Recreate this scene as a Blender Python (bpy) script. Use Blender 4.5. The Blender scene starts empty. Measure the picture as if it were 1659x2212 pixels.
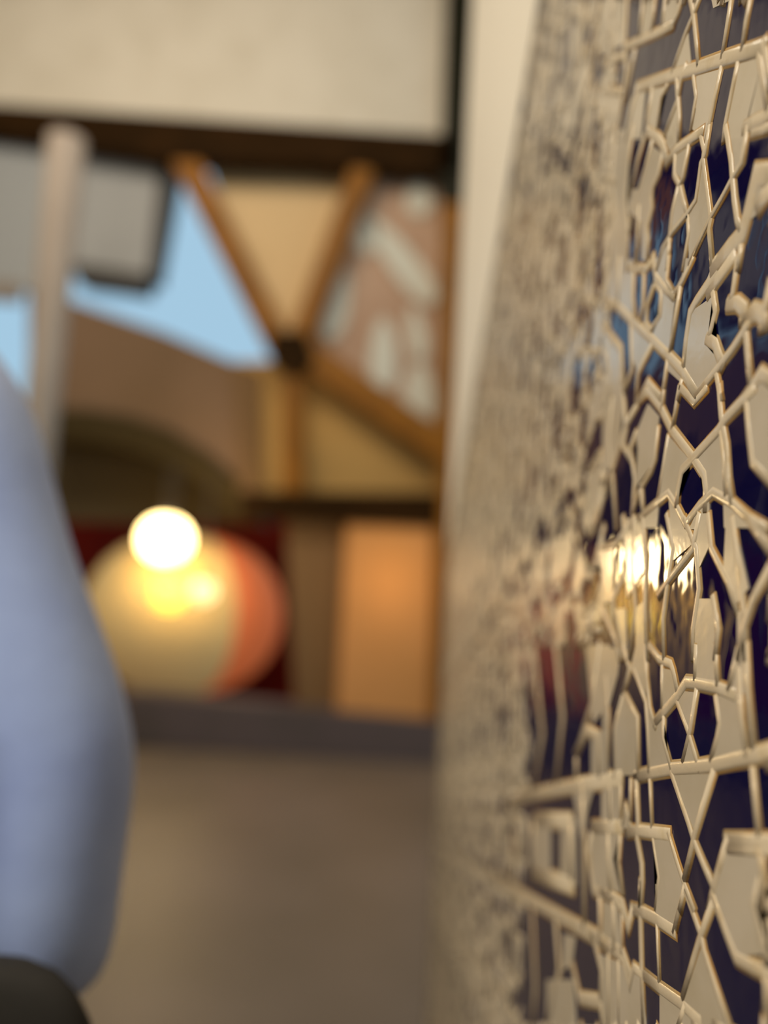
import bpy, bmesh, math, random
from mathutils import Vector, Matrix
random.seed(7)

# ------------------------------------------------------------------ camera
W, H, F = 1659.0, 2212.0, 1700.0
VPX, VPY, ROLL = 840.0, 1260.0, 0.052
D_WALL = 0.10                      # tiled wall is 10 cm to the right of the lens
FLOOR_Z = -1.15

yw = Vector(((VPX-W/2)/F, -(VPY-H/2)/F, -1)).normalized()      # world +Y seen in camera axes
up = Vector((math.sin(ROLL), math.cos(ROLL), 0))
zw = (up - yw*up.dot(yw)).normalized()
xw = yw.cross(zw).normalized()
ROT = Matrix((xw, yw, zw))         # camera axes -> world axes

cam_data = bpy.data.cameras.new('camera')
cam = bpy.data.objects.new('camera', cam_data)
bpy.context.scene.collection.objects.link(cam)
cam.matrix_world = ROT.to_4x4()
cam_data.sensor_fit = 'VERTICAL'
cam_data.sensor_height = 36.0
cam_data.lens = F/H*36.0
cam_data.clip_start = 0.01
cam_data.clip_end = 300
cam_data.dof.use_dof = True
cam_data.dof.focus_distance = 0.262
cam_data.dof.aperture_fstop = cam_data.lens/9.5
bpy.context.scene.camera = cam

def ray(px, py):
    return ROT @ Vector(((px-W/2)/F, -(py-H/2)/F, -1))
def on_y(px, py, Y):
    r = ray(px, py); return r*(Y/r.y)
def fy(px, py, Y): return on_y(px, py, Y*SC)
def on_x(px, py, X):
    r = ray(px, py); return r*(X/r.x)

# ------------------------------------------------------------------ world, lights, exposure
scene = bpy.context.scene
world = bpy.data.worlds.new('sky'); scene.world = world
world.use_nodes = True
bg = world.node_tree.nodes['Background']
bg.inputs['Color'].default_value = (0.50, 0.78, 1.0, 1)
bg.inputs['Strength'].default_value = 0.75

def area(name, loc, target, size, power, col):
    l = bpy.data.lights.new(name, 'AREA'); l.shape = 'RECTANGLE'
    l.size, l.size_y = size; l.energy = power; l.color = col
    o = bpy.data.objects.new(name, l); scene.collection.objects.link(o)
    o.location = loc
    o.rotation_euler = (Vector(target)-Vector(loc)).to_track_quat('-Z', 'Y').to_euler()
    return o
area('hall_fill_light', (-1.6, 1.8, 3.9), (-1.2, 5.3, 1.4), (3.4, 1.6), 165, (1.0, 0.86, 0.68))  # added warm fill for the facade, no fixture modelled
area('near_fill_light', (-1.3, -0.45, 1.5), (0.1, 0.4, 0.05), (0.9, 0.9), 46, (1.0, 0.90, 0.74))  # added fill from the left for the tile relief, hangs from nothing
vs = scene.view_settings
vs.view_transform = 'Standard'; vs.look = 'None'; vs.gamma = 1; vs.exposure = 0.0
vs.use_curve_mapping = False

SC = 0.439                          # facade distances below are written for a far wall at 12.3, built at 5.4 m
# ------------------------------------------------------------------ helpers
def mat(name, col, rough=0.5, noise=None, bump=None, coat=None, metal=0.0, emit=None, spec=0.15, sheen=0.0):
    """noise = (scale, second colour, contrast lo, hi); bump = (scale, strength, distance)"""
    m = bpy.data.materials.new(name); m.use_nodes = True
    nt = m.node_tree; b = nt.nodes['Principled BSDF']
    b.inputs['Base Color'].default_value = (*col, 1)
    b.inputs['Roughness'].default_value = rough
    b.inputs['Metallic'].default_value = metal
    b.inputs['Specular IOR Level'].default_value = spec
    if sheen: b.inputs['Sheen Weight'].default_value = sheen
    if coat:
        b.inputs['Coat Weight'].default_value = coat[0]
        b.inputs['Coat Roughness'].default_value = coat[1]
        b.inputs['Coat IOR'].default_value = coat[2]
    tc = nt.nodes.new('ShaderNodeTexCoord')
    if noise:
        n = nt.nodes.new('ShaderNodeTexNoise'); n.inputs['Scale'].default_value = noise[0]
        n.inputs['Detail'].default_value = 5
        r = nt.nodes.new('ShaderNodeValToRGB')
        r.color_ramp.elements[0].position = noise[2]; r.color_ramp.elements[1].position = noise[3]
        r.color_ramp.elements[0].color = (*col, 1); r.color_ramp.elements[1].color = (*noise[1], 1)
        nt.links.new(tc.outputs['Object'], n.inputs['Vector'])
        nt.links.new(n.outputs['Fac'], r.inputs['Fac'])
        nt.links.new(r.outputs['Color'], b.inputs['Base Color'])
    if bump:
        n = nt.nodes.new('ShaderNodeTexNoise'); n.inputs['Scale'].default_value = bump[0]
        n.inputs['Detail'].default_value = 2
        u = nt.nodes.new('ShaderNodeBump'); u.inputs['Strength'].default_value = bump[1]
        u.inputs['Distance'].default_value = bump[2]
        nt.links.new(tc.outputs['Object'], n.inputs['Vector'])
        nt.links.new(n.outputs['Fac'], u.inputs['Height'])
        nt.links.new(u.outputs['Normal'], b.inputs['Normal'])
        if coat: nt.links.new(u.outputs['Normal'], b.inputs['Coat Normal'])
    if emit:
        b.inputs['Emission Color'].default_value = (*emit[0], 1)
        b.inputs['Emission Strength'].default_value = emit[1]
    return m

def link(name, bm, m, parent=None, smooth=False):
    me = bpy.data.meshes.new(name)
    bmesh.ops.recalc_face_normals(bm, faces=bm.faces)
    bm.to_mesh(me); bm.free()
    if smooth:
        for p in me.polygons: p.use_smooth = True
    me.materials.append(m)
    o = bpy.data.objects.new(name, me); scene.collection.objects.link(o)
    if parent: o.parent = parent
    return o
def tag(o, label=None, cat=None, group=None, kind=None):
    if label: o['label'] = label
    if cat: o['category'] = cat
    if group: o['group'] = group
    if kind: o['kind'] = kind
    return o
def empty(name, loc, label=None, cat=None, group=None, kind=None):
    o = bpy.data.objects.new(name, None); scene.collection.objects.link(o)
    o.location = loc; return tag(o, label, cat, group, kind)
def child(o, root):
    """parent o, whose mesh is in world coordinates, to a root standing at root.location"""
    o.parent = root; o.location = -Vector(root.location); return o

def add_box(bm, x0, x1, y0, y1, z0, z1, bev=0):
    vs_ = [bm.verts.new((x, y, z)) for x in (x0, x1) for y in (y0, y1) for z in (z0, z1)]
    fs = [(0,1,3,2),(4,6,7,5),(0,4,5,1),(2,3,7,6),(0,2,6,4),(1,5,7,3)]
    faces = [bm.faces.new([vs_[i] for i in f]) for f in fs]
    if bev:
        ed = list({e for f in faces for e in f.edges})
        bmesh.ops.bevel(bm, geom=ed, offset=bev, segments=2, affect='EDGES')
def box(*a, bev=0):
    bm = bmesh.new(); add_box(bm, *a, bev=bev); return bm
def prism(pts, Y, th, bev=0.0, bm=None):
    """outline traced on the vertical plane at distance Y, given real thickness th"""
    bm = bm or bmesh.new(); Y, th, bev = Y*SC, th*SC, bev*SC
    f = [on_y(x, y, Y) for x, y in pts]
    a = [bm.verts.new(p) for p in f]; b = [bm.verts.new(p+Vector((0, th, 0))) for p in f]
    faces = [bm.faces.new(a), bm.faces.new(b[::-1])]
    n = len(a)
    for i in range(n): faces.append(bm.faces.new((a[i], a[(i+1) % n], b[(i+1) % n], b[i])))
    if bev:
        bmesh.ops.bevel(bm, geom=list({e for q in faces for e in q.edges}), offset=bev, segments=2, affect='EDGES')
    bmesh.ops.triangulate(bm, faces=[q for q in bm.faces if len(q.verts) > 4])
    return bm
def beam(p, q, Y, wpx, th):
    """straight squared timber from pixel p to q, at distance Y"""
    a, b = Vector(p), Vector(q); d = (b-a).normalized(); n = Vector((-d.y, d.x))*wpx/2
    return prism([a+n, b+n, b-n, a-n], Y, th, bev=0.02)
def lathe(prof, loc, seg=32, bm=None, axis='Z'):
    bm = bm or bmesh.new(); rings = []
    for r, z in prof:
        if r < 1e-6: rings.append([bm.verts.new((loc[0], loc[1], loc[2]+z))])
        else: rings.append([bm.verts.new((loc[0]+r*math.cos(t*2*math.pi/seg), loc[1]+r*math.sin(t*2*math.pi/seg), loc[2]+z)) for t in range(seg)])
    for A, B in zip(rings, rings[1:]):
        for i in range(seg):
            j = (i+1) % seg
            if len(A) == 1 and len(B) == 1: continue
            if len(A) == 1: bm.faces.new((A[0], B[i], B[j]))
            elif len(B) == 1: bm.faces.new((A[i], A[j], B[0]))
            else: bm.faces.new((A[i], A[j], B[j], B[i]))
    return bm
def ball(c, rx, ry, rz, n=16):
    return lathe([(rx*math.sin(math.pi*k/n), -rz*math.cos(math.pi*k/n)) for k in range(n+1)], c, 32)

# ------------------------------------------------------------------ materials
M_navy = mat('navy_glaze', (0.003, 0.003, 0.036), 0.10, bump=(42, 0.5, 0.0012), coat=(1.0, 0.03, 1.34), spec=0.0)
M_cream = mat('cream_raised_line', (0.63, 0.52, 0.36), 0.33, noise=(70, (0.50, 0.36, 0.17), 0.55, 0.85), bump=(500, 0.25, 0.0004), coat=(0.4, 0.15, 1.45), spec=0.5)
M_stain = mat('ochre_stained_edge', (0.38, 0.26, 0.12), 0.5, noise=(45, (0.40, 0.20, 0.04), 0.45, 0.7), bump=(600, 0.3, 0.0004))
M_cell = mat('ivory_glaze', (0.58, 0.50, 0.38), 0.3, noise=(30, (0.48, 0.40, 0.27), 0.4, 0.8), bump=(180, 0.15, 0.0006), coat=(0.6, 0.08, 1.5), spec=0.5)
M_ceil = mat('blocker_paint', (0.35, 0.30, 0.24), 0.9)
M_plaster = mat('cream_plaster', (0.66, 0.60, 0.49), 0.7, noise=(4, (0.60, 0.54, 0.43), 0.4, 0.7))
M_slab = mat('wall_substrate', (0.25, 0.2, 0.15), 0.8, noise=(30, (0.2, 0.17, 0.12), 0.4, 0.7))
M_white = mat('pale_trim', (0.85, 0.78, 0.65), 0.5)
M_darkwood = mat('dark_brown_timber', (0.020, 0.009, 0.002), 0.7, noise=(6, (0.030, 0.013, 0.003), 0.4, 0.7), spec=0.04)  # darker brown than the amber braces; beam, rail and gusset
M_unlitwood = mat('unlit_timber', (0.012, 0.011, 0.004), 0.6)  # same timber as the lower post, its lack of lamplight put into the colour
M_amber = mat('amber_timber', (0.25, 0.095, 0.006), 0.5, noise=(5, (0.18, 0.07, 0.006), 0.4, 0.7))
M_tan = mat('tan_plaster', (0.66, 0.47, 0.25), 0.8, noise=(1.2, (0.56, 0.38, 0.18), 0.4, 0.7))
M_gold = mat('golden_plaster', (0.52, 0.31, 0.10), 0.8, noise=(1.2, (0.42, 0.25, 0.08), 0.4, 0.7))
M_rose = mat('rose_brown_panel', (0.42, 0.27, 0.18), 0.8, noise=(2.5, (0.52, 0.35, 0.24), 0.4, 0.65))
M_pale = mat('pale_ornament', (0.62, 0.60, 0.50), 0.6)
M_vault = mat('brown_canopy', (0.20, 0.125, 0.075), 0.8, noise=(1, (0.16, 0.10, 0.055), 0.4, 0.7))
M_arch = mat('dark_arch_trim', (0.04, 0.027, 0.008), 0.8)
M_inner = mat('olive_shade_and_stand', (0.075, 0.055, 0.03), 0.9)  # dark olive for the painted arch shadow, also used on the lantern stand
M_red = mat('dark_red_wall', (0.22, 0.010, 0.003), 0.7, noise=(1.5, (0.13, 0.007, 0.003), 0.4, 0.7))
M_orange = mat('orange_column', (0.60, 0.29, 0.10), 0.7, noise=(1.2, (0.52, 0.25, 0.08), 0.4, 0.7))
M_olive = mat('olive_brown_wall', (0.17, 0.10, 0.045), 0.8)
M_step = mat('grey_stone_step', (0.105, 0.08, 0.078), 0.7, noise=(3, (0.085, 0.068, 0.062), 0.4, 0.7))
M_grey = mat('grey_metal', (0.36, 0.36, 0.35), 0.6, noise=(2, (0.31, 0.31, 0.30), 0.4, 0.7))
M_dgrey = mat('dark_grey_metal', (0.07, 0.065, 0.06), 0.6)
M_pole = mat('taupe_pole', (0.28, 0.235, 0.195), 0.6, noise=(2, (0.24, 0.20, 0.165), 0.4, 0.7))
M_floor = mat('taupe_stone_floor', (0.165, 0.128, 0.10), 0.5, noise=(1.5, (0.125, 0.098, 0.072), 0.35, 0.7), spec=0.4)
M_shirt = mat('light_blue_cloth', (0.36, 0.47, 0.80), 0.85, noise=(9, (0.28, 0.37, 0.70), 0.4, 0.7), sheen=0.3, bump=(22, 0.15, 0.008))
M_trouser = mat('charcoal_cloth', (0.035, 0.035, 0.038), 0.9, noise=(20, (0.03, 0.03, 0.03), 0.4, 0.7))
M_bag = mat('dark_bag_cloth', (0.035, 0.033, 0.031), 0.8, noise=(15, (0.028, 0.026, 0.023), 0.4, 0.7))
M_skin = mat('skin', (0.42, 0.25, 0.17), 0.5)
M_hair = mat('dark_hair', (0.02, 0.013, 0.01), 0.6)
M_shoe = mat('black_leather', (0.015, 0.014, 0.014), 0.35)
M_lamp = mat('white_lamp_glass', (0.9, 0.87, 0.8), 0.4, emit=((1.0, 0.70, 0.26), 11))
M_lampy = mat('yellow_lamp_glass', (0.9, 0.7, 0.2), 0.4, emit=((1.0, 0.60, 0.06), 2.6))
M_lampc = mat('cream_lamp_glass', (0.9, 0.8, 0.5), 0.4, emit=((1.0, 0.72, 0.30), 1.8))
M_lant = mat('tan_lantern_cloth', (0.60, 0.42, 0.16), 0.8, emit=((1.0, 0.62, 0.25), 0.18), noise=(1.3, (0.52, 0.40, 0.18), 0.4, 0.7))
M_lanto = mat('orange_red_lantern_cloth', (0.72, 0.17, 0.05), 0.8, emit=((1.0, 0.22, 0.07), 0.26))
M_plate = mat('silver_grey_paint', (0.35, 0.36, 0.36), 0.5)

# ------------------------------------------------------------------ setting: floor and facade
YF = 12.3                                                       # facade distance
o = link('floor', box(-5.2, 3, -3, 9, FLOOR_Z-0.2, FLOOR_Z), M_floor); tag(o, kind='structure')
o = link('ceiling_blocker', box(-5.2, 3, -3, 5.5, 4.35, 4.55), M_ceil); tag(o, kind='structure')  # unseen hall roof, added to block the skylight
o = link('wall_rear_blocker', box(-5.2, 3, -3.2, -3, FLOOR_Z, 4.35), M_plaster); tag(o, kind='structure')  # unseen wall behind the camera, added to keep skylight out
o = link('wall_side_blocker', box(-5.4, -5.2, -3, 5.5, FLOOR_Z, 4.35), M_plaster); tag(o, kind='structure')  # unseen left wall, added to shut off the sky on that side
o = link('wall_back', prism([(-2600, -400), (978, -400), (966, 300), (0, 240), (-2600, 60)], YF, 0.3), M_plaster); tag(o, kind='structure')
# the near tiled wall, 12 cm thick, ends at 1.42 m
WY1 = 1.40
o = link('wall_right', box(D_WALL+0.0005, D_WALL+0.14, -0.35, WY1, FLOOR_Z, 1.75), M_slab); tag(o, kind='structure')

# timber frame
fr = empty('timber_frame', (-0.7, 5.3, FLOOR_Z), 'dark brown timber frame of beam, post and crossed amber braces on the facade', 'frame')
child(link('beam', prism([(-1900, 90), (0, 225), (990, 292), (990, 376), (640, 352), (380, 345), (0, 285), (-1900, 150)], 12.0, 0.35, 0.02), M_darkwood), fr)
p = child(link('post', prism([(968, -120), (1050, -120), (1040, 0), (1010, 440), (952, 440), (958, 200)], 12.0, 0.3), M_unlitwood), fr)  # one timber post; unlit top and lit bottom are painted as two materials
p['label'] = 'near black unlit upper post'
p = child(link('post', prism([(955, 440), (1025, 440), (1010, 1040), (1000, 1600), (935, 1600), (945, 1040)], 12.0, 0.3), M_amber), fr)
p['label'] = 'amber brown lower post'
for a, b, w in (((395, 335), (612, 765), 58), ((785, 360), (640, 750), 50), ((640, 745), (960, 965), 62), ((632, 760), (632, 1085), 46)):
    child(link('brace', beam(a, b, 12.02, w, 0.25), M_amber), fr)
child(link('gusset_plate', prism([(590, 715), (655, 715), (680, 770), (650, 815), (600, 800), (580, 760)], 11.95, 0.1, 0.01), M_darkwood), fr)
child(link('rail', prism([(520, 1060), (950, 1065), (950, 1135), (520, 1120)], 12.0, 0.28, 0.01), M_darkwood), fr)

o = link('wall_far', box(0.43, 3, 5.46, 5.6, FLOOR_Z, 4.35), M_plaster); tag(o, kind='structure')
# infill walls behind the frame
o = link('wall_left', prism([(440, 330), (790, 360), (655, 790), (600, 790)], 12.6, 0.2), M_tan); tag(o, kind='structure')
o = link('wall_front', prism([(505, 780), (640, 780), (960, 980), (960, 1090), (505, 1090)], 12.6, 0.2), M_gold); tag(o, kind='structure')
pn = empty('wall_panel', fy(820, 1000, 12.55), 'rose brown panel with pale teardrop ornaments right of the crossed braces', 'panel')
child(link('board', prism([(760, 350), (975, 372), (975, 1000), (620, 770)], 12.5, 0.1), M_rose), pn)
for c, rx, ry, an in (((728, 660), 26, 75, 15), ((828, 765), 30, 80, 0), ((905, 850), 34, 70, 0), ((865, 560), 30, 120, -38), ((780, 490), 24, 60, -20), ((905, 425), 26, 40, 0), ((900, 720), 20, 60, -10)):
    pts = []
    for k in range(16):
        t = k*math.pi/8; x, y = rx*math.sin(t)*(1-0.3*math.cos(t)), -ry*math.cos(t)
        a = math.radians(an); pts.append((c[0]+x*math.cos(a)-y*math.sin(a), c[1]+x*math.sin(a)+y*math.cos(a)))
    child(link('ornament', prism(pts, 12.44, 0.06), M_pale), pn)

# lower facade: dark red recess, olive wall, orange column, step
o = link('trim_1', prism([(-900, 1440), (320, 1500), (958, 1560), (955, 1650), (300, 1612), (-900, 1530)], 11.9, 0.6), M_step); tag(o, kind='structure')
o = link('wall_niche', prism([(-1400, 850), (640, 1000), (700, 1100), (700, 1570), (-1400, 1530)], 15.9, 0.2), M_red)
o.name = 'wall_recess'; tag(o, kind='structure')
o = link('wall_centre', prism([(618, 1100), (1030, 1120), (1030, 1615), (640, 1590)], 12.35, 0.2), M_olive); tag(o, kind='structure')
cl = empty('square_column', fy(840, 1600, 12.2), 'broad orange plastered column under the rail beside the tiled wall', 'column')
child(link('shaft', prism([(748, 1128), (938, 1138), (930, 1580), (725, 1570)], 12.1, 0.5, 0.03), M_orange), cl)
child(link('column_base', prism([(715, 1560), (940, 1572), (940, 1612), (710, 1600)], 12.0, 0.65, 0.02), M_orange), cl)

# brown arched canopy in front of the recess
cn = empty('arched_canopy', fy(300, 1100, 12.6), 'brown curved canopy with a dark arch trim and painted arch shadow over the lit lantern', 'canopy')
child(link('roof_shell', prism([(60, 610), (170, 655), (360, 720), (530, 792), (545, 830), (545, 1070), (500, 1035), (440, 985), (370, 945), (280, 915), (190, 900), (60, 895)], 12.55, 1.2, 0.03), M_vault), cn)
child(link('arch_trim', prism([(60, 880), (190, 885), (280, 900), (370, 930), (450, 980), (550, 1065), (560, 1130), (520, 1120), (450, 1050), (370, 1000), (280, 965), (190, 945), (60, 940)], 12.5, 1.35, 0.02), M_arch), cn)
child(link('arch_shadow_panel', prism([(60, 930), (190, 935), (290, 955), (380, 990), (460, 1045), (560, 1130), (60, 1125)], 13.9, 0.2), M_inner), cn)  # dark sheet standing in for the shadow under the arch
child(link('fascia_board', prism([(500, 780), (560, 800), (560, 1080), (518, 1060)], 12.45, 0.1), M_olive), cn)

# pole and grey box on the left
pb = on_y(42, 1400, 3.4)
pl = empty('standing_pole', (pb.x, 3.4, FLOOR_Z), 'tall taupe grey pole standing behind the person in blue', 'pole')
pl_top = on_y(110, 300, 3.4).z
child(link('pole_shaft', lathe([(0, 0), (0.072, 0), (0.066, 1.2), (0.082, pl_top-FLOOR_Z), (0, pl_top-FLOOR_Z)], (pb.x, 3.4, FLOOR_Z)), M_pole, smooth=True), pl)
child(link('pole_foot', lathe([(0, 0), (0.15, 0), (0.15, 0.03), (0.095, 0.07), (0, 0.07)], (pb.x, 3.4, FLOOR_Z)), M_pole), pl)

bx = empty('grey_box', fy(250, 600, 12.1), 'grey box hanging under the beam beside the patch of blue sky', 'box')
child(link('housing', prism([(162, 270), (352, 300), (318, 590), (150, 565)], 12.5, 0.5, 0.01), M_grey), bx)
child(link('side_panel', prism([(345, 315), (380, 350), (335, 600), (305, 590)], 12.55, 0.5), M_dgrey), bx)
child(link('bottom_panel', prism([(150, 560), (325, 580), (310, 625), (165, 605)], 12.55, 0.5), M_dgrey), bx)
wb = empty('panel_block', fy(0, 640, 12.6), 'pale grey panel between the pole and the left picture edge', 'panel')
child(link('board', prism([(-900, 200), (120, 275), (95, 630), (-900, 560)], 12.38, 0.1), M_plate), wb)
child(link('lower_rail', prism([(-900, 560), (45, 610), (40, 650), (-900, 600)], 12.37, 0.12), M_pole), wb)

# lantern with lamps
lc = fy(400, 1325, 13.9)
px_m = lc.y/F
ln = empty('round_lantern', (lc.x, lc.y, FLOOR_Z), 'large round tan lantern with an orange red right side under the canopy', 'lantern')
def lune(a0, a1, r, rz, cx, cy, cz):
    bm = bmesh.new(); n, k = 20, 14; g = []
    for i in range(n+1):
        t = math.radians(a0+(a1-a0)*i/n)
        g.append([bm.verts.new((cx+r*math.cos(t)*math.sin(math.pi*j/k)**0.85, cy+r*math.sin(t)*math.sin(math.pi*j/k)**0.85, cz-rz*math.cos(math.pi*j/k))) for j in range(k+1)])
    for i in range(n):
        for j in range(k): bm.faces.new((g[i][j], g[i+1][j], g[i+1][j+1], g[i][j+1]))
    bmesh.ops.remove_doubles(bm, verts=bm.verts, dist=1e-5)
    return bm
R_, RZ = 208*px_m, 170*px_m
child(link('cloth_panel', lune(-180, -48, R_, RZ, lc.x, lc.y, lc.z), M_lant, smooth=True), ln)
q = child(link('cloth_panel', lune(-48, 40, R_, RZ, lc.x, lc.y, lc.z), M_lanto, smooth=True), ln); q['label'] = 'orange red side panel'
child(link('cloth_panel', lune(40, 180, R_, RZ, lc.x, lc.y, lc.z), M_lant, smooth=True), ln)
child(link('stand', lathe([(0, 0), (0.4, 0), (0.38, 0.05), (0.13, 0.1), (0.13, lc.z-RZ-FLOOR_Z+0.02), (0, lc.z-RZ-FLOOR_Z+0.05)], (lc.x, lc.y, FLOOR_Z)), M_inner), ln)

def globe(name, px, py, rpx, Y, m, label, ztop):
    c = fy(px, py, Y); r = rpx*Y*SC/F
    root = empty(name, c, label, 'lamp')
    child(link('globe', ball(c, r, r, r*0.92), m, smooth=True), root)
    child(link('cap', lathe([(0, r*0.8), (r*0.35, r*0.8), (r*0.3, r*1.1), (0, r*1.15)], c), M_dgrey), root)
    child(link('cord', lathe([(0, r), (0.006, r), (0.006, ztop-c.z), (0, ztop-c.z)], c, 8), M_dgrey), root)
ztop = fy(350, 1010, 12.2).z
globe('globe_lamp', 357, 1165, 54, 12.1, M_lamp, 'bright white glowing globe lamp hanging under the arched canopy', ztop)
globe('globe_lamp', 365, 1288, 34, 11.5, M_lampy, 'yellow glowing globe lamp hanging below the white globe', fy(365, 1010, 12).z)
globe('globe_lamp', 440, 1278, 26, 11.5, M_lampc, 'small cream glowing globe lamp right of the yellow globe', fy(440, 1030, 12).z)
for nm, px, py, Y, e, c in (('globe_lamp_light', 357, 1165, 11.5, 20, (1, 0.72, 0.4)), ('column_fill_light', 845, 1250, 11.3, 4, (1, 0.65, 0.32))):  # the one by the column is an added warm fill without a lamp
    l = bpy.data.lights.new(nm, 'POINT'); l.energy = e; l.color = c; l.shadow_soft_size = 0.12
    lo = bpy.data.objects.new(nm, l); scene.collection.objects.link(lo); lo.location = fy(px, py, Y)

# ------------------------------------------------------------------ the tiled relief panel
K = 1659/359.0
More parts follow.
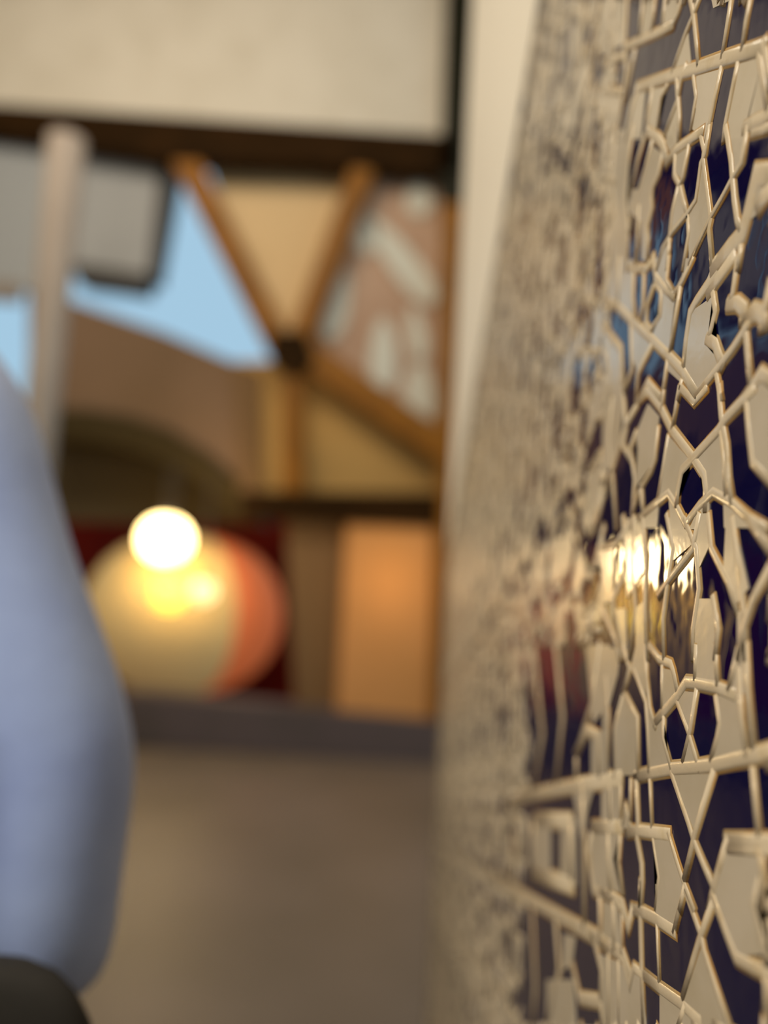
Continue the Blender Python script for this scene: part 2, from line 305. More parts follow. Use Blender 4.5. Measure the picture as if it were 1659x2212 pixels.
# ridge lines traced per strip of the photo (strip top in px): (width mm, points in strip units)
RIDGES = {
 0: [(4.2, (340,880),(700,750),(940,680),(1200,590),(1610,470)), (3, (1605,430),(1640,700),(1665,860)),
     (4, (1420,1270),(1520,1210),(1600,1180),(1670,1120)), (3.4, (220,480),(400,390),(560,320),(700,250)), (2.4, (700,250),(750,130),(790,-20)),
     (3, (240,-20),(215,470),(235,700),(190,1000),(150,1386)), (2.6, (320,520),(270,760),(240,1000)), (2.2, (870,-20),(905,150),(930,400),(950,640)),
     (2.2, (965,-20),(900,150),(830,320),(760,520),(695,715)), (2.2, (1280,-20),(1240,250),(1190,560)), (2.2, (1470,-20),(1430,200),(1390,480)),
     (1.8, (640,860),(585,960),(560,1100),(550,1240)), (2.2, (830,660),(780,800),(745,1000),(690,1150),(625,1330)), (2.2, (740,800),(750,1000),(762,1180),(755,1386)),
     (1.8, (905,770),(930,960),(905,1120),(880,1280)), (2.4, (1175,690),(1110,1000),(1070,1200),(1035,1386)), (2.4, (1340,650),(1300,850),(1260,1050),(1220,1250),(1205,1386)),
     (2.6, (490,890),(450,1150),(430,1386)), (2.6, (345,880),(290,1100),(230,1386)), (2.4, (520,-20),(490,300)), (2.4, (400,-20),(370,360)), (2.2,(620,-20),(590,290)),
     (3, (0,640),(110,600),(200,560)), (3,(0,900),(90,905),(200,930)), (2.6,(90,-20),(60,600)), (2.4,(1560,560),(1600,800),(1640,1080))],
 280: [(3.8, (460,20),(560,95),(600,160),(640,330)), (3.4, (640,320),(740,190),(880,95),(995,15)), (2, (752,-10),(755,110)), (2.2, (722,250),(712,450),(770,560),(800,700),(845,870)),
     (2, (860,140),(800,460),(778,540)), (2.2, (975,40),(1010,200),(1000,290),(1035,560),(1060,760),(1078,900),(1058,1000),(1090,1386)),
     (2.2, (1060,-20),(1022,240),(980,330),(950,560),(930,700),(850,830),(700,1010),(600,1180),(540,1386)),
     (2.4, (1230,-10),(1280,300),(1290,460),(1310,700),(1340,900),(1370,990)), (2.2, (1440,-10),(1390,320),(1300,470),(1200,660),(1080,870),(980,1080),(870,1330)),
     (2, (745,590),(690,830),(668,1050),(655,1110)), (2.2, (848,870),(855,1050),(830,1200),(800,1386)), (2.6, (490,130),(430,370),(370,580),(300,780),(270,1000)),
     (2.6, (600,220),(560,430),(495,560),(480,690),(488,780),(440,960),(450,1100),(440,1300)),
     (6, (1670,450),(1530,455),(1485,650),(1440,850),(1390,1040),(1250,1200),(1110,1386)), (5, (1670,600),(1600,680),(1565,750)), (2.4, (1375,1180),(1345,1386)),
     (2.8, (300,-20),(260,300),(230,700),(250,1000),(240,1386)), (2.6, (360,780),(350,1000),(330,1340)), (2.4, (130,0),(90,500),(130,900),(60,1386)), (3,(440,-10),(350,300),(280,650)),
     (2.2,(665,1110),(640,1386)), (2.6,(1659,-20),(1600,0),(1500,30))],
 560: [(3, (500,-20),(530,180),(600,270),(705,375)), (3.4, (260,90),(430,95),(490,20)), (2.2, (900,-10),(790,230),(700,355)), (2, (655,-10),(632,220),(690,320)),
     (2.2, (770,290),(720,600),(672,910)), (4, (30,400),(150,470),(320,640),(480,790),(650,960),(790,1110),(930,1345)), (3, (935,1350),(1050,1210),(1180,1045),(1290,900),(1430,680),(1480,575)),
     (4.5, (1475,560),(1560,540),(1600,600),(1595,670)), (3, (1440,560),(1500,480),(1610,510),(1665,240)),
     (3.6, (1120,30),(1130,120),(930,420),(870,530),(830,800),(800,1110)), (4.5, (1300,-30),(1140,200),(1060,330)), (2.6, (1100,350),(1122,520),(1080,700),(1050,800)), (4, (1050,800),(1120,850),(1155,960),(1190,1050)),
     (2.6, (1345,-10),(1300,330),(1260,440)), (4.4, (1262,450),(1340,440),(1400,500),(1395,600)), (2.6, (1400,600),(1425,760),(1445,1000),(1470,1250)),
     (3.8, (1400,1400),(1500,1260),(1575,1140),(1680,1220)), (2.4, (1130,1130),(1175,1400)), (2, (645,1000),(592,1386)), (2.2, (785,1220),(752,1386)),
     (2.6, (490,860),(350,1130),(335,1386)), (2, (520,230),(582,330),(572,560),(480,710),(430,640),(445,450),(520,230)), (2.6, (410,120),(400,450),(360,650)), (2.6, (310,110),(300,400),(330,620)),
     (3.4, (370,1386),(450,1230),(575,1386)), (3, (60,-20),(40,390)), (3.6, (0,660),(180,900),(205,1386)), (2.6, (280,640),(290,1100),(220,1300)), (2.6,(170,0),(150,480)), (2.6,(0,900),(60,1100),(70,1386))],
 840: [(3.6, (340,130),(450,20),(580,190),(680,400),(900,690),(1010,860),(1025,1000),(1020,1180)), (2, (605,-10),(590,200)), (2.2, (762,-10),(695,380)), (3, (780,-10),(910,130),(1030,-10)),
     (2.6, (1160,-10),(1180,270),(1230,560),(1250,900),(1285,1130)), (3.4, (1500,10),(1400,110),(1230,290),(1150,420),(930,660),(790,810),(750,1000),(738,1150)),
     (2.4, (1430,140),(1455,450),(1490,730),(1670,930)), (2, (650,480),(600,800),(550,1110)), (2, (552,390),(520,700),(480,820),(370,1000),(300,1250)),
     (3, (370,1290),(560,1120),(655,1040),(735,1170),(825,1350),(960,1170),(1100,1030),(1290,1140),(1450,1290),(1620,1400)), (2, (1180,440),(1205,760),(1225,1050)),
     (2.4, (330,440),(270,600),(300,760),(320,900),(290,1386)), (2.8, (200,-10),(230,400),(200,560),(280,700)), (3, (340,160),(230,350),(130,700),(40,1000)), (2.8, (100,100),(60,500),(100,900),(130,1386)), (2.6,(380,980),(400,1240))],
 1120: [(2.6, (640,-20),(700,300),(640,700),(600,1000),(610,1386)), (3, (400,0),(430,400),(420,900),(440,1386)), (2.6, (820,20),(930,300),(960,700),(900,1100),(900,1386)),
     (2.6, (960,-30),(900,300),(700,560),(560,760)), (3, (1290,20),(1350,500),(1400,900),(1420,1386)), (2.6, (1050,-20),(1080,300),(1250,640),(1330,900)),
     (3, (200,0),(240,500),(100,800),(200,1386)), (2.8, (0,300),(130,260),(260,60)), (3, (1450,0),(1659,300)), (2.6, (1100,800),(1150,1100),(1120,1386)), (2.6,(1659,500),(1500,800),(1400,1100),(1350,1386)), (3,(0,900),(120,1200),(160,1400)),(3,(310,0),(300,500),(330,900),(260,1386))],
 1400: [(3, (470,-10),(560,110),(680,160),(705,240),(742,420)), (2, (592,190),(592,590)), (3.6, (520,745),(620,620),(750,470),(830,340),(930,350),(1130,390),(1300,460)),
     (2.4, (430,-10),(440,300),(470,600),(525,780)), (2.2, (320,230),(430,540),(450,800),(465,1220)), (2.2, (742,540),(850,830),(900,1000),(960,1210)), (2.2, (930,430),(875,800),(800,1120)),
     (2, (608,690),(603,900),(680,1190)), (2.2, (1130,500),(1165,750),(1140,900),(1080,1110)), (2.4, (1120,-10),(1145,350)), (2.2, (930,-10),(920,300)), (2.6, (1345,40),(1260,400)),
     (3.2, (1420,-10),(1440,400),(1495,1030)), (4, (330,1280),(500,1240),(690,1205),(960,1185),(1100,1165),(1300,1115),(1480,1080),(1680,1030)), (2.4, (1360,230),(1380,700),(1430,1050)),
     (3, (0,1310),(190,1300)), (2.6, (210,440),(120,800),(120,1280)), (2.6, (210,440),(345,700),(355,1290)), (2.6, (210,-10),(270,200),(210,440)), (2.6,(40,300),(60,700),(40,1290))],
 1660: [(3.6, (330,60),(350,550),(340,700),(385,950),(390,1100),(370,1400)), (1.5, (470,120),(490,610)), (4, (250,640),(350,620),(660,660)), (2.4, (660,660),(740,930),(805,1130),(905,1400)),
     (2.6, (690,60),(860,560),(915,740),(1000,950),(1105,1190)), (2.6, (1100,40),(920,640),(895,760),(815,1090)), (1.8, (505,720),(560,1080),(525,1400)), (2.4, (1490,20),(1520,350),(1555,690)),
     (4.4, (1240,730),(1450,745),(1680,755)), (2.4, (1255,815),(1659,830)), (3, (1240,720),(1170,960),(1110,1180),(1060,1400)), (2.8, (1575,860),(1595,1050),(1560,1380)), (2.2, (815,1190),(770,1400)),
     (2.8, (190,590),(230,390),(290,620)), (3.2, (0,590),(190,600)), (2, (180,170),(175,550)), (2.4, (75,170),(75,550)), (2.2, (175,680),(160,930),(195,1240)), (2.2, (60,680),(45,900),(95,1180)), (3.4, (-10,1220),(120,1300),(190,1386)), (2,(280,120),(275,500))],
 1912: [(3.6, (378,-10),(372,240),(385,840),(405,1400)), (4, (290,240),(420,280),(540,345),(710,455)), (2.4, (710,460),(770,200),(820,20)), (2.6, (815,40),(980,500),(1010,660),(1120,1000),(1250,1400)),
     (2.6, (1105,140),(985,480),(900,760),(800,1110)), (3.4, (1100,110),(1210,420),(1330,730),(1500,820),(1680,900)), (1.6, (540,390),(560,950)), (3.6, (420,910),(580,1040),(800,1200),(960,1350)),
     (2.8, (1555,-10),(1500,200),(1600,560),(1670,720)), (2.4, (815,1215),(755,1400)), (2.4, (1620,920),(1650,1400)), (3.2, (-10,90),(170,190),(255,420),(295,240)), (3.2, (-10,590),(200,740),(270,1010),(310,820),(380,880)),
     (2, (105,200),(110,620)), (2, (190,250),(195,680)), (2.2,(160,760),(165,1400)), (2.2,(60,680),(60,1400))],
}
CELLS = {
 0: [((850,330),(880,640),(690,710),(760,500)), ((500,890),(640,860),(570,1000),(550,1270),(450,1310),(460,1100)), ((930,760),(1165,690),(1090,1050),(1040,1386),(890,1290),(925,1100)),
     ((1345,640),(1600,560),(1640,780),(1665,1100),(1420,1260),(1400,1386),(1215,1386),(1300,850)), ((745,1010),(758,1386),(625,1340)), ((350,880),(430,900),(380,1386),(200,1386),(280,1000)),
     ((430,-10),(530,-10),(500,300),(380,350)), ((620,-10),(785,-10),(700,230),(590,280)), ((1080,-20),(1100,80),(1255,10),(1260,-20)), ((0,950),(180,950),(170,1386),(0,1386)), ((0,0),(210,0),(200,440),(0,560)), ((905,-10),(955,-10),(905,120))],
 280: [((640,-10),(750,-10),(755,110),(670,220),(630,130)), ((725,200),(860,140),(795,500),(715,420)), ((980,330),(1010,330),(1050,700),(1065,900),(860,1340),(848,870),(930,700),(950,500)),
     ((755,590),(835,850),(680,1060),(680,830)), ((1240,-10),(1440,-10),(1400,290),(1305,430)), ((1005,-10),(1060,-10),(1020,230),(985,60)), ((500,170),(600,240),(560,430),(495,550),(480,780),(430,960),(360,900),(240,800),(280,600),(370,590)),
     ((600,1190),(680,1120),(650,1386),(540,1386)), ((0,0),(280,0),(230,700),(240,1386),(0,1386)), ((380,900),(440,980),(440,1300),(390,1300)), ((1490,440),(1670,390),(1670,690),(1580,780),(1480,900))],
 560: [((590,280),(720,390),(655,940),(480,790),(570,570)), ((870,530),(1095,370),(1115,520),(1050,740),(1040,870),(1160,1010),(940,1330),(800,1150),(825,850)), ((900,-10),(820,-10),(790,160),(700,350)),
     ((285,660),(430,700),(480,870),(350,1120),(300,1000)), ((510,-10),(650,-10),(620,260),(530,170)), ((1520,1260),(1670,1170),(1670,1400),(1450,1400)), ((0,0),(300,0),(290,640),(150,480),(0,380)), ((0,700),(180,900),(200,1386),(0,1386)), ((1120,-20),(1300,-20),(1140,200),(1000,300)), ((650,1000),(770,1060),(790,1240),(650,1110))],
 840: [((450,150),(560,280),(552,400),(500,750),(330,980),(350,600),(330,450)), ((660,480),(890,730),(760,900),(740,1150),(655,1050),(555,1110),(610,800)), ((935,680),(1185,430),(1220,1060),(1110,1030),(1020,1150),(1010,860)),
     ((1490,40),(1670,-10),(1670,900),(1485,730),(1435,130)), ((655,1050),(730,1170),(820,1340),(820,1400),(680,1400)), ((970,1160),(1060,1070),(1060,1400),(860,1400)), ((1200,1080),(1290,1140),(1500,1386),(1210,1386)), ((0,0),(220,0),(160,620),(0,900)), ((430,1240),(560,1140),(540,1386),(390,1386))],
 1120: [((640,-10),(800,-10),(900,250),(700,420),(660,200)), ((230,0),(400,0),(420,500),(240,800)), ((960,-10),(1050,-10),(1080,240),(960,500),(900,300)), ((1230,0),(1300,0),(1450,700),(1330,860),(1200,560)), ((0,300),(120,280),(100,800),(0,860)), ((920,800),(1100,800),(1130,1386),(920,1386)), ((1340,900),(1430,1000),(1420,1386),(1340,1386)), ((330,900),(430,800),(440,1386),(330,1386)), ((100,900),(230,900),(240,1386),(190,1386))],
 1400: [((210,440),(345,700),(360,1270),(110,1270),(110,850)), ((450,600),(520,770),(600,620),(603,900),(670,1190),(475,1210)), ((592,200),(690,220),(735,420),(600,620)), ((755,520),(820,430),(920,440),(860,800)),
     ((850,880),(950,1190),(800,1180)), ((1140,480),(1370,430),(1440,1060),(1150,1110),(1085,1100),(1160,850)), ((930,-10),(1110,-10),(1135,350),(925,320)), ((1350,60),(1430,60),(1420,460),(1265,400)), ((0,0),(180,0),(150,280),(60,600),(0,1200)), ((440,-10),(330,-10),(280,200),(430,520))],
 1660: [((700,70),(1090,50),(912,620)), ((505,710),(660,710),(800,1150),(740,1400),(525,1400),(568,1080)), ((1245,800),(1590,850),(1600,1050),(1560,1400),(1055,1400),(1130,1150)), ((0,180),(170,180),(170,550),(0,550)), ((0,660),(165,660),(110,900),(180,1240),(0,1180)), ((230,400),(280,600),(200,600))],
 1912: [((530,-10),(800,-10),(710,430),(530,320)), ((985,620),(1240,1400),(780,1400),(815,1150)), ((1110,110),(1200,-10),(1560,-10),(1500,200),(1640,690),(1340,710)), ((570,1060),(790,1200),(750,1400),(570,1400)), ((165,780),(400,940),(430,1400),(170,1400)), ((0,160),(150,220),(190,700),(0,590))],
}
# softer zone left of it: strip units of its own (origin 1059,1400; 2.723 per px)
EXT_R = [(5, (120,900),(300,850),(480,815),(760,765)), (4, (540,820),(545,1150),(545,1620)), (4.5, (600,1055),(760,1050)), (4, (600,1055),(570,1200),(600,1420),(700,1460),(770,1510),(805,1640)),
         (5, (0,1330),(150,1430),(300,1520),(600,1690),(770,1800),(815,1930)), (6, (260,1010),(470,1020)), (6, (250,1030),(240,1330)), (6, (470,1030),(475,1370)), (6, (250,1320),(480,1400)),
         (4, (500,620),(560,480),(630,520),(640,740)), (3, (500,620),(500,780)), (3.5, (600,1700),(650,1900),(640,2080)), (4, (480,1880),(520,2060),(640,2080),(660,2230)), (3, (700,860),(705,1040)), (3, (690,1080),(700,1460)),
         (3, (640,1480),(640,1720)), (3,(720,1500),(725,1760)), (3,(240,1500),(260,2000),(240,2230)), (4,(380,1620),(400,1900),(330,2230)), (3,(120,1100),(130,1380)), (3.5,(100,900),(180,1080),(120,1300)), (3.5,(380,-20),(420,400),(380,800)), (3,(640,-20),(600,300),(500,620)), (4,(250,0),(300,500),(240,860)), (4,(120,0),(140,500),(110,880))]
EXT_C = [((480,840),(610,820),(570,960),(540,1150)), ((260,1000),(350,1000),(350,1350),(250,1330)), ((410,1000),(500,1000),(500,1400),(410,1380)), ((650,850),(700,850),(700,1050),(650,1050)), ((580,1080),(680,1080),(680,1440),(610,1420)),
         ((720,870),(760,870),(760,1040),(720,1040)), ((640,1800),(760,1850),(760,2230),(660,2230)), ((590,500),(690,480),(690,760),(590,740)), ((430,1680),(500,1700),(480,1860),(420,1900)), ((330,1950),(480,1950),(500,2230),(330,2230)), ((560,-20),(700,-20),(690,330),(600,450))]
X_TOP = D_WALL - 0.0007
def wp(x, y, y0):                       # strip point -> (Y, Z) on the tiled wall
    p = on_x(1300+x/K, y0+y/K, X_TOP); return (p.y, p.z)
lines = [(w*1.2/1000.0, [wp(x, y, y0) for x, y in pts]) for y0, L in RIDGES.items() for (w, *pts) in L]
cells = [[wp(x, y, y0) for x, y in pts] for y0, L in CELLS.items() for pts in L]

def we(x, y):
    p = on_x(1059+x/2.723, 1400+y/2.723, X_TOP); return (p.y, p.z)
lines += [(w/1000.0*1.5, [we(x, y) for x, y in pts]) for (w, *pts) in EXT_R]
cells += [[we(x, y) for x, y in pts] for pts in EXT_C]
SH = 0.27                              # the tile courses fall slightly away from the lens
YA = on_x(1503, 1400, X_TOP).y          # mirror axis of the star pattern
YJ = on_x(1362, 1400, X_TOP).y          # tile joint
CW = YJ-YA
YN, YFAR = on_x(1662, 1100, X_TOP).y, on_x(1303, 1100, X_TOP).y
top = on_x(1500, 10, X_TOP); bot = on_x(1500, 2205, X_TOP)
YF2 = on_x(1135, 1800, X_TOP).y
def zline(py):
    a, b = on_x(1100, py, X_TOP), on_x(1655, py, X_TOP)
    return lambda Y: a.z+(b.z-a.z)*(Y-a.y)/(b.y-a.y)
ZT, ZM, ZB = zline(-4), zline(1395), zline(2216)
ZH, ZL = top.z+SH*top.y, bot.z+SH*bot.y

def ribbon(bm, pts, w, h, base):
    """raised rounded line along pts in wall (Y,Z); rises from base to h towards the room"""
    P = []
    for p in pts:
        if not P or (abs(p[0]-P[-1][0])+abs(p[1]-P[-1][1])) > 2e-4: P.append(p)
    if len(P) < 2: return
    prof = ((-0.5, 0), (-0.44, 0.62), (-0.26, 1), (0.26, 1), (0.44, 0.62), (0.5, 0))
    rows = []
    for i, p in enumerate(P):
        a = Vector(P[max(i-1, 0)]); b = Vector(P[min(i+1, len(P)-1)]); c = Vector(p)
        d1 = (c-a).normalized() if i else (b-c).normalized()
        d2 = (b-c).normalized() if i < len(P)-1 else d1
        t = d1+d2
        t = t.normalized() if t.length > 0.2 else d2
        n = Vector((-t.y, t.x)); k = min(1/max(n.dot(Vector((-d2.y, d2.x))), 0.4), 1.8)
        e = Vector((0, 0))
        if i == 0: e = -d2*w*0.35
        if i == len(P)-1: e = d1*w*0.35
        rows.append([bm.verts.new((D_WALL-base-(h-base)*v, c.x+e.x+n.x*u*w*k, c.y+e.y+n.y*u*w*k)) for u, v in prof])
    for A, B in zip(rows, rows[1:]):
        for j in range(5): bm.faces.new((A[j], A[j+1], B[j+1], B[j]))
    bm.faces.new(rows[0][::-1]); bm.faces.new(rows[-1])
def clip_poly(poly, f):
    out = []
    for i in range(len(poly)):
        a, b = poly[i], poly[(i+1) % len(poly)]; fa, fb = f(a), f(b)
        if fa >= 0: out.append(a)
        if (fa >= 0) != (fb >= 0):
            t = fa/(fa-fb); out.append((a[0]+(b[0]-a[0])*t, a[1]+(b[1]-a[1])*t))
    return out
def clip_seg(a, b, fs):
    t0, t1 = 0.0, 1.0
    for f in fs:
        fa, fb = f(a), f(b)
        if fa < 0 and fb < 0: return None
        if fa < 0: t0 = max(t0, fa/(fa-fb))
        elif fb < 0: t1 = min(t1, fa/(fa-fb))
    if t1-t0 < 1e-3: return None
    g = lambda t: (a[0]+(b[0]-a[0])*t, a[1]+(b[1]-a[1])*t)
    return g(t0), g(t1)
def put_cell(bm, poly, top, base):
    if len(poly) < 3: return
    area2 = sum(poly[i][0]*poly[(i+1) % len(poly)][1]-poly[(i+1) % len(poly)][0]*poly[i][1] for i in range(len(poly)))
    if abs(area2) < 4e-6: return
    a = [bm.verts.new((D_WALL-top, p[0], p[1])) for p in poly]
    b = [bm.verts.new((D_WALL-base, p[0], p[1])) for p in poly]
    f = bm.faces.new(a)
    for i in range(len(a)): bm.faces.new((a[i], b[i], b[(i+1) % len(a)], a[(i+1) % len(a)]))
    if len(a) > 4: bmesh.ops.triangulate(bm, faces=[f])

bl, bs, bc = bmesh.new(), bmesh.new(), bmesh.new()
for k, (w, pts) in enumerate(lines):
    dz = 0.00002*(k % 7)
    ribbon(bl, pts, w, 0.0007+dz, 0.0)
    ribbon(bs, pts, w+0.0013, 0.00042+dz/2, 0.0)
for k, poly in enumerate(cells): put_cell(bc, poly, 0.0003+0.000003*k, 0.0)

# the same repeat over the rest of the wall, folded left-right and up-down
def skew(p): return (p[0], p[1]+SH*p[0])
sl = [(w, [skew(p) for p in pts]) for w, pts in lines[:-len(EXT_R)]]
sc = [[skew(p) for p in poly] for poly in cells[:-len(EXT_C)]]
box_f = [lambda p: p[0]-YA, lambda p: YJ-p[0], lambda p: p[1]-ZL, lambda p: ZH-p[1]]
base_l = []
for w, pts in sl:
    run = []
    for a, b in zip(pts, pts[1:]):
        s = clip_seg(a, b, box_f)
        if s is None:
            if run: base_l.append((w, run)); run = []
            continue
        if run and abs(run[-1][0]-s[0][0])+abs(run[-1][1]-s[0][1]) < 1e-6: run.append(s[1])
        else:
            if run: base_l.append((w, run))
            run = [s[0], s[1]]
    if run: base_l.append((w, run))
base_c = []
for poly in sc:
    for f in box_f: poly = clip_poly(poly, f) if poly else poly
    if len(poly) > 2: base_c.append(poly)
HZ = ZH-ZL
for j in range(-7, 17):
    for m in range(-5, 6):
        def tr(p, j=j, m=m):
            u, v = p[0]-YA, p[1]-ZL
            Y = YA+j*CW+(u if j % 2 == 0 else CW-u)
            Z = ZL+m*HZ+(v if m % 2 == 0 else HZ-v)
            return (Y, Z-SH*Y)
        y0, y1 = YA+j*CW, YA+(j+1)*CW
        if y0 > 1.34 or y1 < -0.3: continue
        zc = ZL+(m+0.5)*HZ-SH*(y0+y1)/2
        if zc-HZ*0.6 > 1.75 or zc+HZ*0.6 < FLOOR_Z: continue
        lim = [lambda p: 1.75-p[1], lambda p: p[1]-FLOOR_Z-0.02, lambda p: 1.345-p[0], lambda p: p[0]+0.3]
        # regions of this cell that the traced area does not already cover
        regions = [[lambda p: YN-p[0]], [lambda p: p[0]-YF2], [lambda p: p[0]-YN, lambda p: YF2-p[0], lambda p: p[1]-ZT(p[0])],
                   [lambda p: p[0]-YN, lambda p: YF2-p[0], lambda p: ZB(p[0])-p[1]],
                   [lambda p: p[0]-YFAR, lambda p: YF2-p[0], lambda p: p[1]-ZM(p[0]), lambda p: ZT(p[0])-p[1]]]
        for reg in regions:
            if reg is regions[0] and y0 > YN: continue
            if reg is regions[1] and y1 < YF2: continue
            if reg in regions[2:] and (y1 < YN or y0 > YF2): continue
            L = lim+reg
            for w, pts in base_l:
                q = [tr(p) for p in pts]
                for a, b in zip(q, q[1:]):
                    s = clip_seg(a, b, L)
                    if s:
                        ribbon(bl, s, w, 0.0007, 0.0)
                        if j < 3: ribbon(bs, s, w+0.0013, 0.00042, 0.0)
            for poly in base_c:
                q = [tr(p) for p in poly]
                for f in L: q = clip_poly(q, f) if q else q
                put_cell(bc, q, 0.0003+random.random()*0.0001, 0.0)

pan = empty('relief_tile_panel', (D_WALL, 0.6, 0.0), 'glazed relief panel of raised cream interlaced lines over glossy navy and ivory tile', 'tile panel')
bm = box(D_WALL, D_WALL+0.0005, -0.3, 1.345, FLOOR_Z+0.02, 1.75)
child(link('navy_glaze', bm, M_navy), pan)
child(link('ivory_glaze', bc, M_cell), pan)
child(link('stained_edge', bs, M_stain, smooth=True), pan)
child(link('raised_lattice', bl, M_cream, smooth=True), pan)

# pale field above the slanting upper edge of the tiles
bm = bmesh.new(); XT = D_WALL-0.003
e0, e1 = on_x(1172, -60, XT), on_x(1004, 960, XT)
zt_ = lambda Y: e1.z+(e0.z-e1.z)*(Y-e1.y)/(e0.y-e1.y)
pts = [Vector((XT, 1.352, zt_(1.352))), Vector((XT, 1.352, 1.752)), Vector((XT, -0.31, 1.752)), Vector((XT, -0.31, zt_(-0.31)))]
a = [bm.verts.new(p) for p in pts]; b = [bm.verts.new(p+Vector((0.0025, 0, 0))) for p in pts]
bm.faces.new(a); bm.faces.new(b[::-1])
for i in range(len(a)): bm.faces.new((a[i], a[(i+1) % len(a)], b[(i+1) % len(a)], b[i]))
bmesh.ops.triangulate(bm, faces=[f for f in bm.faces if len(f.verts) > 4])
o = link('trim_2', bm, M_white); tag(o, kind='structure')

# dark shoulder bag in front of the person's hip
bt = on_y(40, 2060, 0.45); br = on_y(262, 2100, 0.45); blf = on_y(-330, 2040, 0.45)
bag = empty('shoulder_bag', (bt.x, 0.45, bt.z-0.30), 'dark grey shoulder bag in front of the hip of the person in blue', 'bag')
bw, bh = (br.x-blf.x)/2, 0.15
def pouch(cx, cy, cz, rx, ry, rz):
    bm = bmesh.new(); n, k = 28, 16; g = []
    sg = lambda v, e: math.copysign(abs(v)**e, v)
    for a in range(n):
        t = 2*math.pi*a/n
        g.append([bm.verts.new((cx+rx*sg(math.cos(t), .6)*sg(math.sin(math.pi*b/k), .6), cy+ry*sg(math.sin(t), .8)*sg(math.sin(math.pi*b/k), .7), cz-rz*sg(math.cos(math.pi*b/k), .7))) for b in range(k+1)])
    for a in range(n):
        for b in range(k): bm.faces.new((g[a][b], g[(a+1) % n][b], g[(a+1) % n][b+1], g[a][b+1]))
    bmesh.ops.remove_doubles(bm, verts=bm.verts, dist=1e-5)
    return bm
child(link('bag_body', pouch((blf.x+br.x)/2, 0.445, bt.z-bh, bw, 0.024, bh), M_bag, smooth=True), bag)
bm = pouch((blf.x+br.x)/2, 0.436, bt.z-bh*0.55, bw*0.96, 0.018, bh*0.56)
child(link('flap', bm, M_bag, smooth=True), bag)
bm = bmesh.new()
sp = [Vector((blf.x+0.02, 0.447, bt.z-0.02)), Vector((blf.x-0.02, 0.48, bt.z+0.15)), Vector((-0.50, 0.515, 0.05)), Vector((-0.60, 0.545, 0.20)), Vector((-0.655, 0.59, 0.30))]
rows = [[bm.verts.new(p+Vector((dx, dy, 0))) for dx, dy in ((-0.015, -0.002), (0.015, -0.002), (0.015, 0.002), (-0.015, 0.002))] for p in sp]
for A, B in zip(rows, rows[1:]):
    for k in range(4): bm.faces.new((A[k], A[(k+1) % 4], B[(k+1) % 4], B[k]))
bm.faces.new(rows[0]); bm.faces.new(rows[-1])
child(link('strap', bm, M_bag), bag)

# ------------------------------------------------------------------ the person in blue on the left
def skin_mesh(name, nodes, edges, m, root=None, parent=None, sub=2):
    names = list(nodes); me = bpy.data.meshes.new(name)
    me.from_pydata([nodes[n][0] for n in names], [(names.index(a), names.index(b)) for a, b in edges], [])
    me.materials.append(m)
    o = bpy.data.objects.new(name, me); scene.collection.objects.link(o)
    md = o.modifiers.new('skin', 'SKIN'); md.use_smooth_shade = True
    for i, n in enumerate(names):
        r = nodes[n][1]; r = (r, r) if not isinstance(r, tuple) else r
        me.skin_vertices[0].data[i].radius = r
        me.skin_vertices[0].data[i].use_root = (n == (root or names[0]))
    s = o.modifiers.new('sub', 'SUBSURF'); s.levels = sub; s.render_levels = sub
    if parent: child(o, parent)
    return o
PX, PY = -0.545, 0.66
per = empty('person', (PX, PY, FLOOR_Z), 'person in light blue shirt with bent elbow, cut by the left edge', 'person')
V = lambda x, y, z: (PX+x, PY+y, z)
nodes = {
 'pelvis': (V(0,0,-0.24), (0.15, 0.10)), 'waist': (V(0,0,-0.08), (0.135, 0.095)), 'chest': (V(0,0,0.10), (0.16, 0.11)), 'shoulders': (V(0,0,0.23), (0.12, 0.085)),
 'neck': (V(0,0.005,0.32), 0.055), 'nape': (V(0,0.005,0.40), 0.05)}
edges = [('pelvis','waist'),('waist','chest'),('chest','shoulders'),('shoulders','neck'),('neck','nape')]
def limb(s, sh, el, wr, palm, dirn):
    nodes.update({s+'sh': (sh, 0.06), s+'el': (el, 0.043), s+'wr': (wr, 0.028), s+'palm': (palm, (0.04, 0.018))})
    edges.extend([('shoulders', s+'sh'), (s+'sh', s+'el'), (s+'el', s+'wr'), (s+'wr', s+'palm')])
    d = Vector(dirn).normalized(); side = Vector((0, 1, 0)); p = Vector(palm)
    for k, (off, ln_) in enumerate(((-0.03, 0.07), (-0.01, 0.08), (0.01, 0.075), (0.03, 0.06))):
        a_ = p+side*off+d*0.035; b_ = a_+d*ln_*0.55; c_ = b_+(d+Vector((0, -0.1, -0.5))).normalized()*ln_*0.45
        for t, q in enumerate((a_, b_, c_)): nodes[f'{s}f{k}{t}'] = (tuple(q), (0.0095, 0.0085, 0.0075)[t])
        edges.extend([(s+'palm', f'{s}f{k}0'), (f'{s}f{k}0', f'{s}f{k}1'), (f'{s}f{k}1', f'{s}f{k}2')])
    a_ = p-side*0.045+d*0.0; b_ = a_-side*0.02+d*0.035
    nodes[s+'t0'] = (tuple(a_), 0.011); nodes[s+'t1'] = (tuple(b_), 0.009)
    edges.extend([(s+'palm', s+'t0'), (s+'t0', s+'t1')])
R_SH, R_EL, R_WR = tuple(on_y(-95, 900, 0.63)), tuple(on_y(122, 1620, 0.57)), tuple(on_y(95, 1945, 0.53))
L_SH, L_EL, L_WR = V(-0.185,0,0.225), V(-0.24,0.02,-0.07), V(-0.22,-0.04,-0.30)
limb('r', R_SH, R_EL, R_WR, tuple(on_y(80, 2150, 0.52)), (-0.05, -0.05, -1))
limb('l', L_SH, L_EL, L_WR, V(-0.215,-0.05,-0.37), (0, -0.1, -1))
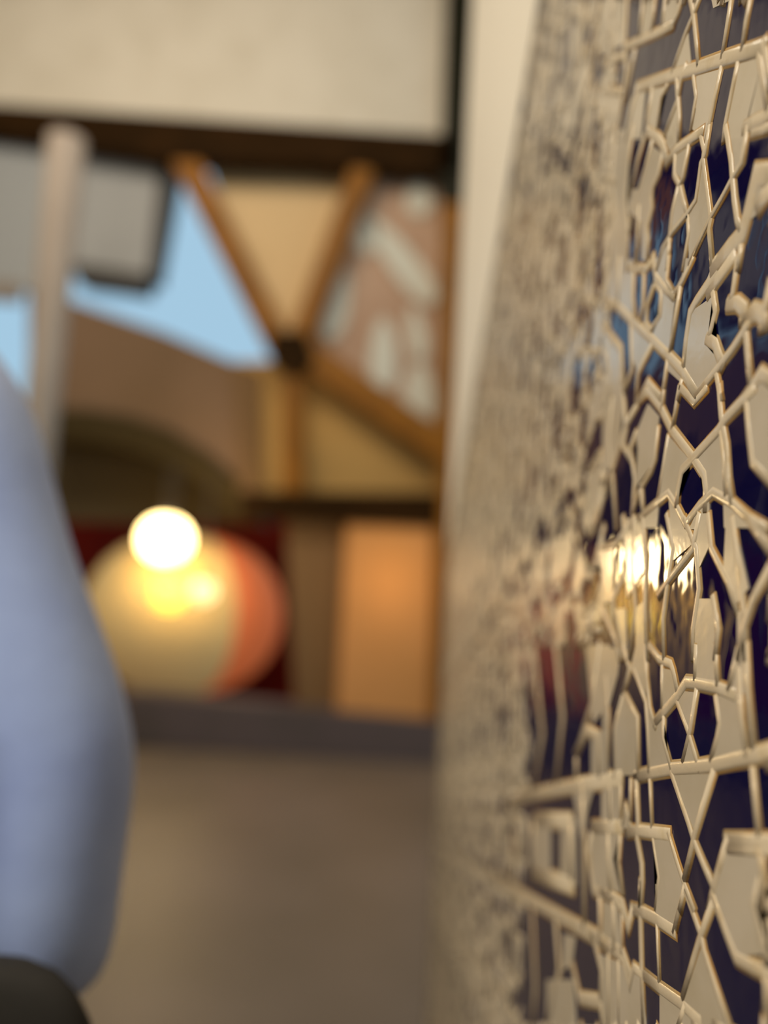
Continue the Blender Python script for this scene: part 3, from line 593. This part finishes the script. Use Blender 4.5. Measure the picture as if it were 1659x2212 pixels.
for s, x in (('R', 0.095), ('L', -0.095)):
    nodes.update({s+'hip': (V(x,0,-0.32), 0.085), s+'knee': (V(x*1.1,-0.02,-0.69), 0.055), s+'ank': (V(x*1.15,0.01,-1.06), 0.037), s+'toe': (V(x*1.3,-0.15,-1.12), 0.03)})
    edges.extend([('pelvis', s+'hip'), (s+'hip', s+'knee'), (s+'knee', s+'ank'), (s+'ank', s+'toe')])
raw = skin_mesh('body_rig', nodes, edges, M_skin, 'pelvis')
bpy.context.view_layer.update()
bm = bmesh.new(); bm.from_mesh(raw.evaluated_get(bpy.context.evaluated_depsgraph_get()).to_mesh())
bpy.data.objects.remove(raw)
for c, r in (((0,0.01,0.472), (0.074,0.092,0.093)), ((0,-0.018,0.412), (0.056,0.066,0.064)), ((0,-0.062,0.372), (0.024,0.024,0.02)), ((0,-0.088,0.432), (0.014,0.020,0.014)),
             ((0,-0.083,0.455), (0.009,0.014,0.024)), ((0.078,0.012,0.445), (0.009,0.018,0.031)), ((-0.078,0.012,0.445), (0.009,0.018,0.031)),
             ((0.03,-0.062,0.478), (0.026,0.017,0.009)), ((-0.03,-0.062,0.478), (0.026,0.017,0.009)), ((0.037,-0.052,0.425), (0.022,0.02,0.02)), ((-0.037,-0.052,0.425), (0.022,0.02,0.02))):
    t = ball(V(*c), *r, 12); tm = bpy.data.meshes.new('t'); t.to_mesh(tm); t.free(); bm.from_mesh(tm); bpy.data.meshes.remove(tm)
body = child(link('body', bm, M_skin, smooth=True), per)
rm = body.modifiers.new('one_surface', 'REMESH'); rm.mode = 'VOXEL'; rm.voxel_size = 0.005; rm.use_smooth_shade = True
sm = body.modifiers.new('soften', 'SMOOTH'); sm.iterations = 4; sm.factor = 0.5
# shirt with sleeves
sn = {'hem': (V(0,0,-0.34), (0.19, 0.14)), 'hip': (V(0,0,-0.25), (0.185, 0.137)), 'belly': (V(0,0,-0.12), (0.175, 0.125)), 'chest': (V(0,0,0.09), (0.185, 0.13)), 'yoke': (V(0,0,0.235), (0.13, 0.095)), 'collar': (V(0,0.004,0.315), 0.07),
      'rs': (R_SH, 0.066), 'ru': (tuple((Vector(R_SH)+Vector(R_EL))/2), 0.056), 're': (R_EL, 0.062), 'rf': (tuple((Vector(R_EL)+Vector(R_WR))/2), 0.056), 'rc': (tuple(on_y(90, 1990, 0.53)), 0.05), 'rd': (tuple(on_y(84, 2190, 0.525)), 0.044),
      'ls': (L_SH, 0.08), 'le': (L_EL, 0.062), 'lc': (V(-0.222,-0.035,-0.27), 0.042)}
se = [('hem','hip'),('hip','belly'),('belly','chest'),('chest','yoke'),('yoke','collar'),('yoke','rs'),('rs','ru'),('ru','re'),('re','rf'),('rf','rc'),('rc','rd'),('yoke','ls'),('ls','le'),('le','lc')]
skin_mesh('shirt', sn, se, M_shirt, 'hem', per)
tn = {'w': (V(0,0,-0.22), (0.162, 0.115)), 'v': (V(0,0,-0.31), (0.17, 0.12))}
te = [('w','v')]
for s, x in (('R', 0.1), ('L', -0.1)):
    tn.update({s+'h': (V(x,0,-0.42), 0.10), s+'k': (V(x*1.1,-0.02,-0.69), 0.078), s+'a': (V(x*1.15,0.01,-1.04), 0.062)})
    te.extend([('v', s+'h'), (s+'h', s+'k'), (s+'k', s+'a')])
skin_mesh('trousers', tn, te, M_trouser, 'w', per)
for x in (0.11, -0.11):
    skin_mesh('shoe', {'h': (V(x,0.03,-1.10), 0.045), 'm': (V(x*1.1,-0.07,-1.105), 0.045), 't': (V(x*1.2,-0.17,-1.115), 0.035)}, [('h','m'),('m','t')], M_shoe, 'h', per)
child(link('hair', ball(V(0,0.022,0.497), 0.083, 0.094, 0.083), M_hair, smooth=True), per)
M_eye = mat('eye_white', (0.7, 0.68, 0.64), 0.2)
for x in (0.03, -0.03):
    e = child(link('eye', ball(V(x,-0.066,0.457), 0.0115, 0.0115, 0.0065, 10), M_eye, smooth=True), per)
    q = link('iris', ball(V(x,-0.0755,0.457), 0.005, 0.004, 0.005, 8), M_hair, smooth=True)
    q.parent = e
child(link('mouth', ball(V(0,-0.078,0.398), 0.022, 0.008, 0.006, 8), mat('lips', (0.35, 0.12, 0.1), 0.5), smooth=True), per)
